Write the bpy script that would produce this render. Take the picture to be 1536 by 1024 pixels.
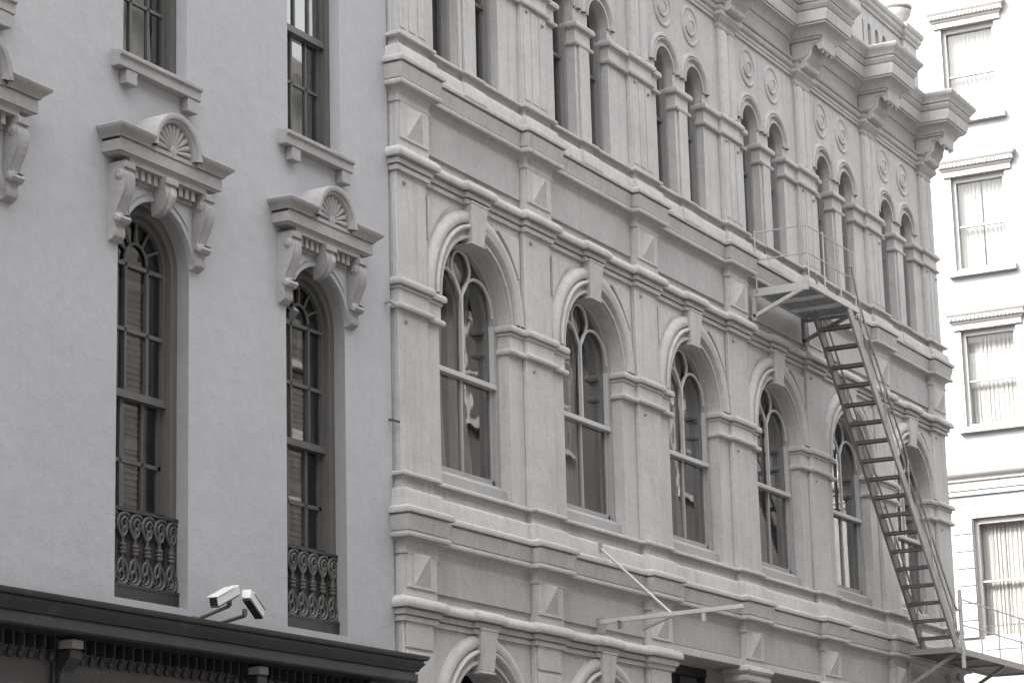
import bpy, math, random
from math import pi, sin, cos, radians
from mathutils import Matrix, Vector
random.seed(7)
for o in list(bpy.data.objects): bpy.data.objects.remove(o)
S = bpy.context.scene
C = S.collection

# ------------------------------------------------------------------ camera
cam = bpy.data.cameras.new('camera'); co = bpy.data.objects.new('camera', cam); C.objects.link(co)
right = Vector((0.46993079, -0.88233817, -0.02538517))
down = Vector((0.18936504, 0.12886075, -0.9734145))
fwd = Vector((0.86215192, 0.45263039, 0.22763963))
m = Matrix.Identity(4)
for i in range(3):
    m[i][0] = right[i]; m[i][1] = -down[i]; m[i][2] = -fwd[i]
m[0][3], m[1][3], m[2][3] = -22.6462, -13.3333, 1.6
co.matrix_world = m
cam.sensor_width = 36; cam.lens = 3838.06 / 1536 * 36
cam.clip_start = 0.1; cam.clip_end = 2000
S.camera = co
# ------------------------------------------------------------------ sky, sun, exposure
SUN_EL, SUN_AZ = radians(42), radians(35)          # sun stands behind the row: from -X, +Y
sd = Vector((-cos(SUN_AZ) * cos(SUN_EL), sin(SUN_AZ) * cos(SUN_EL), sin(SUN_EL)))   # towards the sun
W = bpy.data.worlds.new('World'); S.world = W; W.use_nodes = True
nt = W.node_tree; bg = nt.nodes['Background']
sky = nt.nodes.new('ShaderNodeTexSky'); sky.sky_type = 'NISHITA'; sky.sun_disc = False
sky.sun_elevation = SUN_EL; sky.sun_rotation = math.atan2(sd.x, sd.y)
sky.air_density = 1.0; sky.dust_density = 4.0; sky.ozone_density = 1.0
hs = nt.nodes.new('ShaderNodeHueSaturation'); hs.inputs['Saturation'].default_value = 0.12
nt.links.new(sky.outputs[0], hs.inputs['Color'])
# thin high cloud: the zenith is several times brighter than the hazy horizon
tcw = nt.nodes.new('ShaderNodeTexCoord'); sx = nt.nodes.new('ShaderNodeSeparateXYZ'); nt.links.new(tcw.outputs['Generated'], sx.inputs[0])
mz = nt.nodes.new('ShaderNodeMapRange'); mz.inputs[1].default_value = 0; mz.inputs[2].default_value = 1; mz.inputs[3].default_value = .10; mz.inputs[4].default_value = 2.6
nt.links.new(sx.outputs[2], mz.inputs[0])
vm = nt.nodes.new('ShaderNodeVectorMath'); vm.operation = 'SCALE'; nt.links.new(hs.outputs[0], vm.inputs[0]); nt.links.new(mz.outputs[0], vm.inputs['Scale'])
nt.links.new(vm.outputs[0], bg.inputs[0])
bg.inputs[1].default_value = 0.15
L = bpy.data.lights.new('sun', 'SUN'); L.energy = 2.0; L.angle = radians(0.5); L.color = (1, .96, .9)
lo = bpy.data.objects.new('sun', L); C.objects.link(lo)
lo.rotation_euler = (-sd).to_track_quat('-Z', 'Y').to_euler(); lo.location = (0, 0, 60)
S.view_settings.view_transform = 'Standard'; S.view_settings.look = 'None'
S.view_settings.exposure = 2.43; S.view_settings.gamma = 1

# ------------------------------------------------------------------ materials
def nodes(name):
    M = bpy.data.materials.new(name); M.use_nodes = True
    n = M.node_tree.nodes; l = M.node_tree.links
    return M, n, l, n['Principled BSDF']
def paint(name, c, var=.1, rough=.8, streak=.0, grime=.0, bump=.25, scale=1.0, fine=60, dirt=(.2, .19, .18)):
    """painted plaster, timber or stone: blotches, vertical run marks, brush-fine relief"""
    M, n, l, b = nodes(name)
    tc = n.new('ShaderNodeTexCoord'); geo = n.new('ShaderNodeNewGeometry')
    P = geo.outputs['Position']
    n1 = n.new('ShaderNodeTexNoise'); n1.inputs['Scale'].default_value = .9 * scale; n1.inputs['Detail'].default_value = 8; n1.inputs['Roughness'].default_value = .65
    l.new(P, n1.inputs['Vector'])
    mr = n.new('ShaderNodeMapRange'); mr.inputs[1].default_value = .3; mr.inputs[2].default_value = .7
    mr.inputs[3].default_value = 1 - var; mr.inputs[4].default_value = 1 + var
    l.new(n1.outputs[0], mr.inputs[0])
    n3 = n.new('ShaderNodeTexNoise'); n3.inputs['Scale'].default_value = 14 * scale; n3.inputs['Detail'].default_value = 5
    l.new(P, n3.inputs['Vector'])
    mr3 = n.new('ShaderNodeMapRange'); mr3.inputs[1].default_value = .3; mr3.inputs[2].default_value = .7
    mr3.inputs[3].default_value = 1 - var * .5; mr3.inputs[4].default_value = 1 + var * .5
    l.new(n3.outputs[0], mr3.inputs[0])
    mu = n.new('ShaderNodeMath'); mu.operation = 'MULTIPLY'; l.new(mr.outputs[0], mu.inputs[0]); l.new(mr3.outputs[0], mu.inputs[1])
    mx = n.new('ShaderNodeMix'); mx.data_type = 'RGBA'; mx.blend_type = 'MULTIPLY'; mx.inputs[0].default_value = 1
    mx.inputs[6].default_value = (*c, 1)
    cb = n.new('ShaderNodeCombineColor')
    for k in range(3): l.new(mu.outputs[0], cb.inputs[k])
    l.new(cb.outputs[0], mx.inputs[7]); col = mx.outputs[2]
    if streak > 0:
        mp = n.new('ShaderNodeMapping'); mp.inputs['Scale'].default_value = (7, 7, .35); l.new(P, mp.inputs[0])
        n2 = n.new('ShaderNodeTexNoise'); n2.inputs['Scale'].default_value = 1.6; n2.inputs['Detail'].default_value = 6; n2.inputs['Roughness'].default_value = .6
        l.new(mp.outputs[0], n2.inputs['Vector'])
        r2 = n.new('ShaderNodeMapRange'); r2.inputs[1].default_value = .52; r2.inputs[2].default_value = .8; r2.inputs[3].default_value = 0; r2.inputs[4].default_value = streak
        l.new(n2.outputs[0], r2.inputs[0])
        m2 = n.new('ShaderNodeMix'); m2.data_type = 'RGBA'; l.new(r2.outputs[0], m2.inputs[0]); l.new(col, m2.inputs[6]); m2.inputs[7].default_value = (*dirt, 1)
        col = m2.outputs[2]
    if grime > 0:
        n4 = n.new('ShaderNodeTexNoise'); n4.inputs['Scale'].default_value = 3.2; n4.inputs['Detail'].default_value = 10; n4.inputs['Roughness'].default_value = .75
        l.new(P, n4.inputs['Vector'])
        r4 = n.new('ShaderNodeMapRange'); r4.inputs[1].default_value = .58; r4.inputs[2].default_value = .75; r4.inputs[3].default_value = 0; r4.inputs[4].default_value = grime
        l.new(n4.outputs[0], r4.inputs[0])
        m4 = n.new('ShaderNodeMix'); m4.data_type = 'RGBA'; l.new(r4.outputs[0], m4.inputs[0]); l.new(col, m4.inputs[6]); m4.inputs[7].default_value = (*dirt, 1)
        col = m4.outputs[2]
    l.new(col, b.inputs['Base Color']); b.inputs['Roughness'].default_value = rough
    if bump > 0:
        nb = n.new('ShaderNodeTexNoise'); nb.inputs['Scale'].default_value = fine; nb.inputs['Detail'].default_value = 6
        l.new(P, nb.inputs['Vector'])
        nl = n.new('ShaderNodeTexNoise'); nl.inputs['Scale'].default_value = 5; nl.inputs['Detail'].default_value = 3; l.new(P, nl.inputs['Vector'])
        ad = n.new('ShaderNodeMath'); ad.operation = 'MULTIPLY_ADD'; ad.inputs[1].default_value = .3; l.new(nb.outputs[0], ad.inputs[0]); l.new(nl.outputs[0], ad.inputs[2])
        bp = n.new('ShaderNodeBump'); bp.inputs['Strength'].default_value = bump; bp.inputs['Distance'].default_value = .03
        l.new(ad.outputs[0], bp.inputs['Height']); l.new(bp.outputs[0], b.inputs['Normal'])
    return M
def glass(name, tint=.75, wav=.02, refl=1.75):
    """old window glass: see-through with a Fresnel mirror, slightly wavy"""
    M, n, l, b = nodes(name); n.remove(b)
    out = n['Material Output']
    t = n.new('ShaderNodeBsdfTransparent'); t.inputs[0].default_value = (tint, tint, tint * .98, 1)
    g = n.new('ShaderNodeBsdfGlossy'); g.inputs['Roughness'].default_value = .015; g.inputs[0].default_value = (1, 1, 1, 1)
    geo = n.new('ShaderNodeNewGeometry')
    dt = n.new('ShaderNodeVectorMath'); dt.operation = 'DOT_PRODUCT'; l.new(geo.outputs['Incoming'], dt.inputs[0]); l.new(geo.outputs['Normal'], dt.inputs[1])
    ab = n.new('ShaderNodeMath'); ab.operation = 'ABSOLUTE'; l.new(dt.outputs['Value'], ab.inputs[0])
    om = n.new('ShaderNodeMath'); om.operation = 'SUBTRACT'; om.inputs[0].default_value = 1; l.new(ab.outputs[0], om.inputs[1])
    pw = n.new('ShaderNodeMath'); pw.operation = 'POWER'; pw.inputs[1].default_value = 4; l.new(om.outputs[0], pw.inputs[0])
    r0 = ((refl - 1) / (refl + 1)) ** 2 * 1.6
    fr = n.new('ShaderNodeMath'); fr.operation = 'MULTIPLY_ADD'; fr.inputs[1].default_value = 1 - r0; fr.inputs[2].default_value = r0; l.new(pw.outputs[0], fr.inputs[0])
    mx = n.new('ShaderNodeMixShader'); l.new(fr.outputs[0], mx.inputs[0]); l.new(t.outputs[0], mx.inputs[1]); l.new(g.outputs[0], mx.inputs[2])
    nz = n.new('ShaderNodeTexNoise'); nz.inputs['Scale'].default_value = 1.35; nz.inputs['Detail'].default_value = 2; l.new(geo.outputs['Position'], nz.inputs['Vector'])
    bp = n.new('ShaderNodeBump'); bp.inputs['Strength'].default_value = .6; bp.inputs['Distance'].default_value = wav; l.new(nz.outputs[0], bp.inputs['Height'])
    l.new(bp.outputs[0], g.inputs['Normal'])
    l.new(mx.outputs[0], out.inputs[0])
    return M
MAT = {}
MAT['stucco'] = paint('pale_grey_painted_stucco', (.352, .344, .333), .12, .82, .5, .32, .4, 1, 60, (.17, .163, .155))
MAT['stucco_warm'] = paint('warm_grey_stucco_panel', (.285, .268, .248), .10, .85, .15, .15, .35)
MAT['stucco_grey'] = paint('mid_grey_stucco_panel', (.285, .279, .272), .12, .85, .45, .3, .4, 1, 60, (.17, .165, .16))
MAT['trim'] = paint('pale_trim_paint', (.36, .353, .346), .06, .55, .0, .1, .1)
MAT['frame_grey'] = paint('dusty_grey_frame_paint', (0.194, 0.189, 0.184), .1, .7, .2, .2, .15)
MAT['frame_shaded'] = paint('shaded_box_frame_paint', (.25, .245, .238), .1, .7, .3, .2, .15)  # darker than the trim: shade of the arch head put into the colour
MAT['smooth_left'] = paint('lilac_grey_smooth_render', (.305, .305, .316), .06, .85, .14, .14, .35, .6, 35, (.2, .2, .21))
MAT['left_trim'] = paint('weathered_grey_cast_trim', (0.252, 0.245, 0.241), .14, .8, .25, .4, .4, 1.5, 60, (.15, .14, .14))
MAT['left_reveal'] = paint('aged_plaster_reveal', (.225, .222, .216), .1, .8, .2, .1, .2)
MAT['sash_dark'] = paint('dark_grey_sash_paint', (.07, .068, .065), .15, .5, 0, .2, .15)
MAT['frame_dark'] = paint('dusty_dark_box_frame', (.078, .075, .071), .12, .7, .2, .2, .2)
MAT['iron'] = paint('weathered_cast_iron', (.05, .048, .045), .25, .55, 0, .3, .2)
MAT['shopfront'] = paint('blackish_shopfront_paint', (.016, .0157, .0153), .2, .5, .1, .25, .2)
MAT['shop_panel'] = paint('charcoal_shopfront_panel', (0.056, 0.054, 0.053), .12, .6, .1, .1, .15)
MAT['steel'] = paint('grey_painted_steel', (0.225, 0.217, 0.210), .15, .5, 0, .5, .15, 2, 60, (.12, .1, .09))
MAT['steel_dark'] = paint('rusted_dark_steel', (.125, .117, .11), .2, .6, 0, .4, .15, 2, 60, (.07, .05, .04))
MAT['steel_pale'] = paint('pale_painted_steel', (.34, .333, .32), .1, .5, 0, .3, .1, 2)
MAT['white_wall'] = paint('white_painted_masonry', (.25, .248, .244), .03, .8, .06, .0, .2, .8, 50, (.6, .58, .55))
MAT['white_trim'] = paint('cream_stone_trim', (.30, .29, .28), .05, .8, .12, .1, .2)
MAT['far_sash'] = paint('taupe_sash_paint', (.27, .264, .256), .08, .6, 0, 0, .05)
MAT['curtain'] = paint('thin_white_curtain', (.28, .275, .268), .12, .9, .5, 0, .0, 1, 60, (.35, .33, .31))
MAT['far_curtain'] = paint('bright_white_drape', (.27, .267, .26), .03, .9, .15, 0, .0, 1, 60, (.18, .175, .17))
MAT['shutter'] = paint('grey_louvred_shutter', (.20, .195, .19), .1, .6, 0, .1, .1)
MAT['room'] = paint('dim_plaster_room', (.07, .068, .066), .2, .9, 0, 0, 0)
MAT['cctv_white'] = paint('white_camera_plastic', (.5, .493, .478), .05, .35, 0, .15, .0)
MAT['cctv_dark'] = paint('dark_camera_front', (.018, .0175, .017), .1, .3, 0, 0, 0)
MAT['asphalt'] = paint('asphalt', (.045, .045, .045), .15, .9, 0, .3, .5, .6, 80, (.03, .03, .03))
MAT['pavement'] = paint('concrete_pavement', (.16, .155, .15), .1, .9, 0, .3, .4)
MAT['brick'] = paint('dull_brick', (.075, .07, .066), .15, .9, .15, .2, .4)
MAT['roof'] = paint('tar_roof', (.12, .12, .12), .1, .9, 0, 0, .2)
MAT['glass'] = glass('old_wavy_glass', .62, .0038, 1.8)
MAT['glass_dark'] = glass('old_wavy_glass_dim', .62, .002, 1.7)
MAT['glass_far'] = glass('clear_far_glass', .92, .0008, 1.45)

# ------------------------------------------------------------------ mesh helpers
class MB:
    def __init__(s): s.v = []; s.f = []
    def add(s, vs, fs):
        b = len(s.v); s.v += [tuple(p) for p in vs]; s.f += [tuple(b + i for i in f) for f in fs]; return s
    def box(s, x0, x1, y0, y1, z0, z1):
        v = [(x, y, z) for z in (z0, z1) for y in (y0, y1) for x in (x0, x1)]
        return s.add(v, [(0, 2, 3, 1), (4, 5, 7, 6), (0, 1, 5, 4), (2, 6, 7, 3), (0, 4, 6, 2), (1, 3, 7, 5)])
    def quad(s, a, b, c, d): return s.add([a, b, c, d], [(0, 1, 2, 3)])
    def prism(s, poly, x0, x1, axis='x'):
        """closed polygon of (a, b) pushed from x0 to x1 along an axis"""
        n = len(poly)
        def P(t, p):
            return (t, p[0], p[1]) if axis == 'x' else ((p[0], t, p[1]) if axis == 'y' else (p[0], p[1], t))
        v = [P(x0, p) for p in poly] + [P(x1, p) for p in poly]
        f = [(i, (i + 1) % n, n + (i + 1) % n, n + i) for i in range(n)] + [tuple(range(n))[::-1], tuple(range(n, 2 * n))]
        return s.add(v, f)
    def tube(s, pts, r, n=8, closed=False, rs=None):
        pts = [Vector(p) for p in pts]; k = len(pts); rings = []
        up = Vector((.13, .9, .31)).normalized()
        for i, p in enumerate(pts):
            a = pts[(i - 1) % k] if (closed or i > 0) else p
            b = pts[(i + 1) % k] if (closed or i < k - 1) else p
            t = (b - a).normalized() if (b - a).length > 1e-9 else Vector((0, 0, 1))
            u = t.cross(up)
            if u.length < 1e-4: u = t.cross(Vector((1, 0, 0)))
            u.normalize(); w = t.cross(u)
            rr = rs[i] if rs else r
            rings.append([p + (u * cos(2 * pi * j / n) + w * sin(2 * pi * j / n)) * rr for j in range(n)])
        v = [q for g in rings for q in g]; f = []
        for i in range(k if closed else k - 1):
            a = i * n; b = ((i + 1) % k) * n
            for j in range(n): f.append((a + j, a + (j + 1) % n, b + (j + 1) % n, b + j))
        if not closed: f += [tuple(range(n))[::-1], tuple(range((k - 1) * n, k * n))]
        return s.add(v, f)
    def bar(s, a, b, w, h):
        """flat bar of width w (horizontal-ish) and height h from a to b"""
        a = Vector(a); b = Vector(b); t = (b - a).normalized()
        u = t.cross(Vector((0, 0, 1)))
        if u.length < 1e-3: u = Vector((1, 0, 0))
        u.normalize(); q = u.cross(t).normalized()
        v = [p + u * sx * w / 2 + q * sz * h / 2 for p in (a, b) for sx, sz in ((-1, -1), (1, -1), (1, 1), (-1, 1))]
        return s.add(v, [(0, 1, 2, 3), (4, 7, 6, 5), (0, 4, 5, 1), (1, 5, 6, 2), (2, 6, 7, 3), (3, 7, 4, 0)])
    def lathe(s, prof, cx, cy, n=20, axis='z', cz=0):
        v = []; f = []; k = len(prof)
        for j in range(n):
            a = 2 * pi * j / n
            for r, h in prof:
                v.append((cx + r * cos(a), cy + r * sin(a), cz + h) if axis == 'z' else (cx + r * cos(a), cy + h, cz + r * sin(a)))
        for j in range(n):
            for i in range(k - 1):
                f.append((j * k + i, ((j + 1) % n) * k + i, ((j + 1) % n) * k + i + 1, j * k + i + 1))
        return s.add(v, f)
    def sweep(s, plan, prof):
        """moulding: profile (p out, z) carried along a plan of (x, y, dx, dy) with mitred corners"""
        k = len(prof); v = []; f = []
        for x, y, dx, dy in plan:
            for p, z in prof: v.append((x + dx * p, y + dy * p, z))
        for i in range(len(plan) - 1):
            for j in range(k - 1):
                a = i * k + j; f.append((a, a + k, a + k + 1, a + 1))
        return s.add(v, f)
    def arch(s, cx, cz, prof, y=0, a0=0, a1=pi, n=28, sx=1):
        """radial moulding: profile of (radius, out) round a centre"""
        k = len(prof); v = []; f = []
        for i in range(n + 1):
            a = a0 + (a1 - a0) * i / n
            for r, p in prof: v.append((cx + sx * r * cos(a), y - p, cz + r * sin(a)))
        for i in range(n):
            for j in range(k - 1):
                a = i * k + j; f.append((a, a + k, a + k + 1, a + 1))
        return s.add(v, f)
    def build(s, name, mat, parent=None, loc=(0, 0, 0), smooth=32, bevel=0, flat=False):
        me = bpy.data.meshes.new(name); me.from_pydata([tuple(p) for p in s.v], [], s.f)
        me.materials.append(MAT[mat]); me.update()
        import bmesh
        bm = bmesh.new(); bm.from_mesh(me); bmesh.ops.remove_doubles(bm, verts=bm.verts, dist=1e-5); bmesh.ops.recalc_face_normals(bm, faces=bm.faces)
        bm.to_mesh(me); bm.free()
        if not flat:
            me.polygons.foreach_set('use_smooth', [True] * len(me.polygons)); me.set_sharp_from_angle(angle=radians(smooth))
        o = bpy.data.objects.new(name, me); C.objects.link(o); o.location = loc
        if bevel:
            md = o.modifiers.new('bevel', 'BEVEL'); md.width = bevel; md.segments = 2; md.limit_method = 'ANGLE'
        if parent: o.parent = parent; o.location = Vector(loc) - root_of(parent)
        return o
OFF = {}
def root_of(o):
    """world location of an object made here (no rotations anywhere)"""
    v = Vector(o.location)
    while o.parent: o = o.parent; v += Vector(o.location)
    return v
def thing(name, label, cat, loc, group=None):
    o = bpy.data.objects.new(name, None); C.objects.link(o); o.location = loc; o.empty_display_size = .5
    o['label'] = label; o['category'] = cat
    if group: o['group'] = group
    return o
def dup(o, loc, parent):
    """copy of a part and its sub-parts, at a world location under the same thing"""
    c = o.copy(); C.objects.link(c); c.parent = parent; c.location = Vector(loc) - root_of(parent)
    for ch in o.children:
        d = ch.copy(); C.objects.link(d); d.parent = c
    return c
def arch_wall(mb, x0, x1, z0, z1, ops, y=0, depth=.3, n=28):
    """wall sheet with openings (cx, half, z_bottom, z_spring, arched) and their reveals"""
    x = x0
    for cx, h, zb, zs, arched in sorted(ops):
        a, b = cx - h, cx + h
        mb.quad((x, y, z0), (a, y, z0), (a, y, z1), (x, y, z1))
        if zb > z0: mb.quad((a, y, z0), (b, y, z0), (b, y, zb), (a, y, zb))
        if arched: top = [(cx - h * cos(pi * i / n), zs + h * sin(pi * i / n)) for i in range(n + 1)]
        else: top = [(a, zs), (b, zs)]
        for p, q in zip(top, top[1:]):
            mb.quad((p[0], y, p[1]), (q[0], y, q[1]), (q[0], y, z1), (p[0], y, z1))
        edge = [(a, zb)] + top + [(b, zb)]
        for p, q in zip(edge, edge[1:] + edge[:1]):
            mb.quad((p[0], y, p[1]), (q[0], y, q[1]), (q[0], y + depth, q[1]), (p[0], y + depth, p[1]))
        x = b
    mb.quad((x, y, z0), (x1, y, z0), (x1, y, z1), (x, y, z1))
def curve(pts, n=6):
    """Catmull-Rom through points"""
    P = [Vector(p) for p in pts]; P = [P[0] * 2 - P[1]] + P + [P[-1] * 2 - P[-2]]; out = []
    for i in range(1, len(P) - 2):
        for k in range(n):
            t = k / n; a, b, c, d = P[i - 1:i + 3]
            out.append(.5 * ((2 * b) + (c - a) * t + (2 * a - 5 * b + 4 * c - d) * t * t + (3 * b - a - 3 * c + d) * t ** 3))
    out.append(P[-2]); return out

# ------------------------------------------------------------------ ground
def struct(name, mb, mat):
    o = mb.build(name, mat); o['kind'] = 'structure'; return o
g = MB(); g.quad((-400, -400, -.15), (400, -400, -.15), (400, 400, -.15), (-400, 400, -.15)); struct('street', g, 'asphalt')
g = MB(); g.box(-60, 20.5, -2.6, 0, -.2, 0); struct('pavement', g, 'pavement')
g = MB(); g.box(-60, 20.5, -18, -11.2, -.2, 0); struct('pavement', g, 'pavement')
g = MB(); g.box(27.6, 30, -40, 40, -.2, 0); struct('pavement', g, 'pavement')

# =================================================================== the ornate main building
main = thing('main_building', 'pale grey stuccoed corner building with arched windows, stacked mouldings and a heavy bracketed roof cornice', 'building', (9.1, 0, 0))
PL = [.06, 3.0, 6.03, 9.02, 11.92, 14.81, 17.57]            # pilaster left edges
PW = .66; PR = [p + PW for p in PL]; PR[0] = .70
BC = [(PR[i] + PL[i + 1]) / 2 for i in range(6)]            # bay centres
XE = PR[-1]
def plan(spans, e, y=0, close=True):
    """plan line with breaks forward e over each span; starts at the party wall, returns round the corner"""
    out = []
    for i, (a, b) in enumerate(spans):
        if i == 0 and a < .1: out.append((a, y + .05, -1, 0))
        else:
            if i == 0: out.append((0, y, 0, -1))
            out.append((a, y, -1, -1))
        ee = e[i] if isinstance(e, list) else e
        out.append((a, y - ee, -1, -1)); out.append((b, y - ee, 1, -1))
        if i < len(spans) - 1: out.append((b, y, 1, -1))
        else: out.append((b, 9, 1, 0))
    return out
PIL = list(zip(PL, PR))

# ---- storey walls
W3 = -.045
w = MB()
# street level: two arched bays, then flat-headed openings between piers
x_split = (PR[1] + PL[2]) / 2
arch_wall(w, PL[0], PL[2], 0, 5.2, [(BC[0], .81, .4, 3.7, True), (BC[1], .81, .4, 3.7, True)], 0, .35)
arch_wall(w, PL[2], XE, 0, 5.2, [(BC[i], (PL[i + 1] - PR[i]) / 2, .1, 5.07, False) for i in range(2, 6)], -.03, .9)
arch_wall(w, PL[0], XE, 5.2, 10.9, [(c, .81, 6.42, 8.47, True) for c in BC], 0, .34, 36)
pairs = []
for c in BC: pairs += [c - .615, c + .365]
arch_wall(w, PL[0], XE, 10.9, 15.6, [(c, .285, 11.26, 12.95, True) for c in pairs], W3, .36, 24)
w.quad((XE, 0, 0), (XE, 10, 0), (XE, 10, 15.6), (XE, 0, 15.6)); w.quad((0, 10, 0), (XE, 10, 0), (XE, 10, 15.6), (0, 10, 15.6))
w.quad((PL[0], 10, 0), (PL[0], 10, 15.6), (PL[0], 0, 15.6), (PL[0], 0, 0)); w.quad((PL[0], 0, 10.9), (PL[0], 0, 15.6), (PL[0], W3, 15.6), (PL[0], W3, 10.9)); w.quad((0, .045, 0), (PL[0], .045, 0), (PL[0], .045, 15.6), (0, .045, 15.6))
w.build('wall', 'stucco', main, flat=True)
r = MB(); r.quad((0, -.02, 15.58), (XE, -.02, 15.58), (XE, 10, 15.58), (0, 10, 15.58)); r.build('roof', 'roof', main)
r = MB()
r.quad((.05, 2.6, .1), (XE - .05, 2.6, .1), (XE - .05, 2.6, 15.4), (.05, 2.6, 15.4))
for z in (5.6, 5.9, 10.7, 10.95, 15.2): r.quad((.05, .45, z), (XE - .05, .45, z), (XE - .05, 2.6, z), (.05, 2.6, z))
for c in PL[1:]: r.quad((c + .3, .45, .1), (c + .3, 2.6, .1), (c + .3, 2.6, 15.4), (c + .3, .45, 15.4))
r.build('interior', 'room', main)
# ---- shopfront glazing set back under the flat lintels
for i in range(2, 6):
    a, b = PR[i], PL[i + 1]
    f = MB()
    for x in (a, (a + b) / 2, b): f.box(x - .06, x + .06, .5, .6, .1, 5.07)
    for z in (.1, 3.2, 4.96): f.box(a, b, .48, .62, z, z + .12)
    fo = f.build('shop_window', 'shopfront', main)
    MB().quad((a, .55, .2), (b, .55, .2), (b, .55, 5.0), (a, .55, 5.0)).build('pane', 'glass_dark', fo)

# ---- belt courses
def cornice_prof(z):   # z = top of drip; classic belt: fillet, cove, bead, fascia, drip, weathering
    return [(-.02, z - .40), (.022, z - .385), (.026, z - .36), (.012, z - .355), (.012, z - .29), (.02, z - .265), (.04, z - .245), (.06, z - .24), (.062, z - .232), (.114, z - .23),
            (.12, z - .222), (.126, z - .20), (.12, z - .178), (.10, z - .176), (.085, z - .172), (.085, z - .155), (.098, z - .155), (.134, z - .004), (.10, z - .002), (.10, z + .02),
            (.155, z + .018), (.163, z + .045), (.155, z + .075), (.12, z + .095), (.02, z + .13)]
def archi_prof(z):     # z = underside of the torus
    return [(-.02, z - .135), (.034, z - .135), (.036, z - .085), (.012, z - .082), (.012, z - .070), (.060, z - .068), (.062, z - .014), (.03, z - .010), (.03, z), (.112, z + .002), (.122, z + .025), (.122, z + .05),
            (.112, z + .08), (.085, z + .108), (.03, z + .125), (-.03, z + .15)]
MB().sweep(plan(PIL, .10), cornice_prof(5.915)).build('belt_cornice', 'stucco', main, smooth=40)
MB().sweep(plan(PIL, .10), cornice_prof(10.825)).build('belt_cornice', 'stucco', main, smooth=40)
# plinth and sill course over each cornice
def sill_prof(z0, z1, zl):
    return [(.10, z0), (.098, z0 + .05), (.082, z1 - .03), (.078, z1 - .005), (.066, z1 + .006), (.03, z1 + .012), (.018, z1 + .03), (.014, zl - .06), (.022, zl - .048), (.075, zl - .046), (.084, zl - .036), (.084, zl - .012), (.07, zl), (-.08, zl + .03)]
sp = []; se = []
for k in range(7):
    sp.append((PL[k] - (.0 if k == 0 else .0), PR[k])); se.append(.07)
MB().sweep(plan(sp, se), sill_prof(5.98, 6.20, 6.385)).build('sill_course', 'stucco', main, smooth=40)
sp = []; se = []
for k in range(7):
    sp.append((PL[k], PR[k])); se.append(.055)
    if k < 6: sp.append((BC[k] - .125 - .16, BC[k] - .125 + .16)); se.append(.022)
MB().sweep(plan(sp, se, W3), sill_prof(10.88, 11.05, 11.205)).build('sill_course', 'stucco', main, smooth=40)
# architraves, breaking over pilasters and keystones
sp = []; se = []
for k in range(7):
    sp.append((PL[k], PR[k])); se.append(.07)
    if k < 6: sp.append((BC[k] - .235, BC[k] + .195)); se.append(.055)
MB().sweep(plan(sp, se), archi_prof(9.80)).build('architrave', 'stucco', main, smooth=40)
spl = [s for s in sp if s[1] < PL[2] + 1]; sel = se[:len(spl)]
pl = plan(spl, sel); pl[-1] = (spl[-1][1], .3, 1, 0)
MB().sweep(pl, archi_prof(4.965)).build('architrave', 'stucco', main, smooth=40)

# ---- frieze pedestals with diamond points, frieze panels
def pedestal(z0, z1):
    b = MB(); b.box(0, PW, -.10, .0, z0, z1)
    zb = z0 + .10; a, c = .03, PW - .03
    b.box(a, c, -.118, -.10, zb, z1 - .01)
    p0, p1, h = PW / 2 - .17, PW / 2 + .17, .34
    ap = (PW / 2, -.205, zb + .03 + h * .88); q = [(p0, -.118, zb + .03), (p1, -.118, zb + .03), (p1, -.118, zb + .03 + h), (p0, -.118, zb + .03 + h)]
    b.add(q + [ap], [(0, 1, 4), (1, 2, 4), (2, 3, 4), (3, 0, 4)])
    return b
for z0, z1 in ((5.08, 5.55), (9.93, 10.46)):
    p0 = pedestal(z0, z1).build('frieze_pedestal', 'stucco', main, (PL[0], 0, 0), flat=True)
    for k in range(1, 7):
        if k < 6 or True: dup(p0, (PL[k], 0, 0), main)
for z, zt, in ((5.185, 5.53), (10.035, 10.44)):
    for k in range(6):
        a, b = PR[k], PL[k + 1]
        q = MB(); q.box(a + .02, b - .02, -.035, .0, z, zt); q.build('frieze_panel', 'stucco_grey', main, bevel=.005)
# thin lintel fascia below the lower frieze over the shop openings
for k in range(2, 6): MB().box(PR[k] - .02, PL[k + 1] + .02, -.062, .02, 5.075, 5.16).build('lintel', 'stucco', main, bevel=.006)

# ---- second storey: pilasters, imposts, archivolts, keystones
def bolt(mb, x, y, z, r=.03):
    mb.lathe([(r, 0), (r * .9, -.02), (r * .5, -.03), (0, -.032)], x, y, 12, 'y', z)
def pilaster2(k):
    b = MB(); x0, x1 = PL[k], PR[k]
    b.box(x0, x1, -.06, .0, 6.40, 9.70)
    for z, rr in ((8.02, .022), (9.56, .028)):
        q = MB(); bolt(q, x0 + .16, -.058, z, rr); q.build('tie_bolt', 'steel', main)
    return b.build('pilaster', 'stucco', main, bevel=.008)
imp_prof = [(-.02, 8.135), (.034, 8.138), (.045, 8.155), (.045, 8.178), (.036, 8.195), (.008, 8.205), (.004, 8.215), (.004, 8.355), (.022, 8.36), (.024, 8.382), (.012, 8.386), (.012, 8.396), (.052, 8.40), (.060, 8.42), (.060, 8.45), (.046, 8.475), (-.02, 8.49)]
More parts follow.
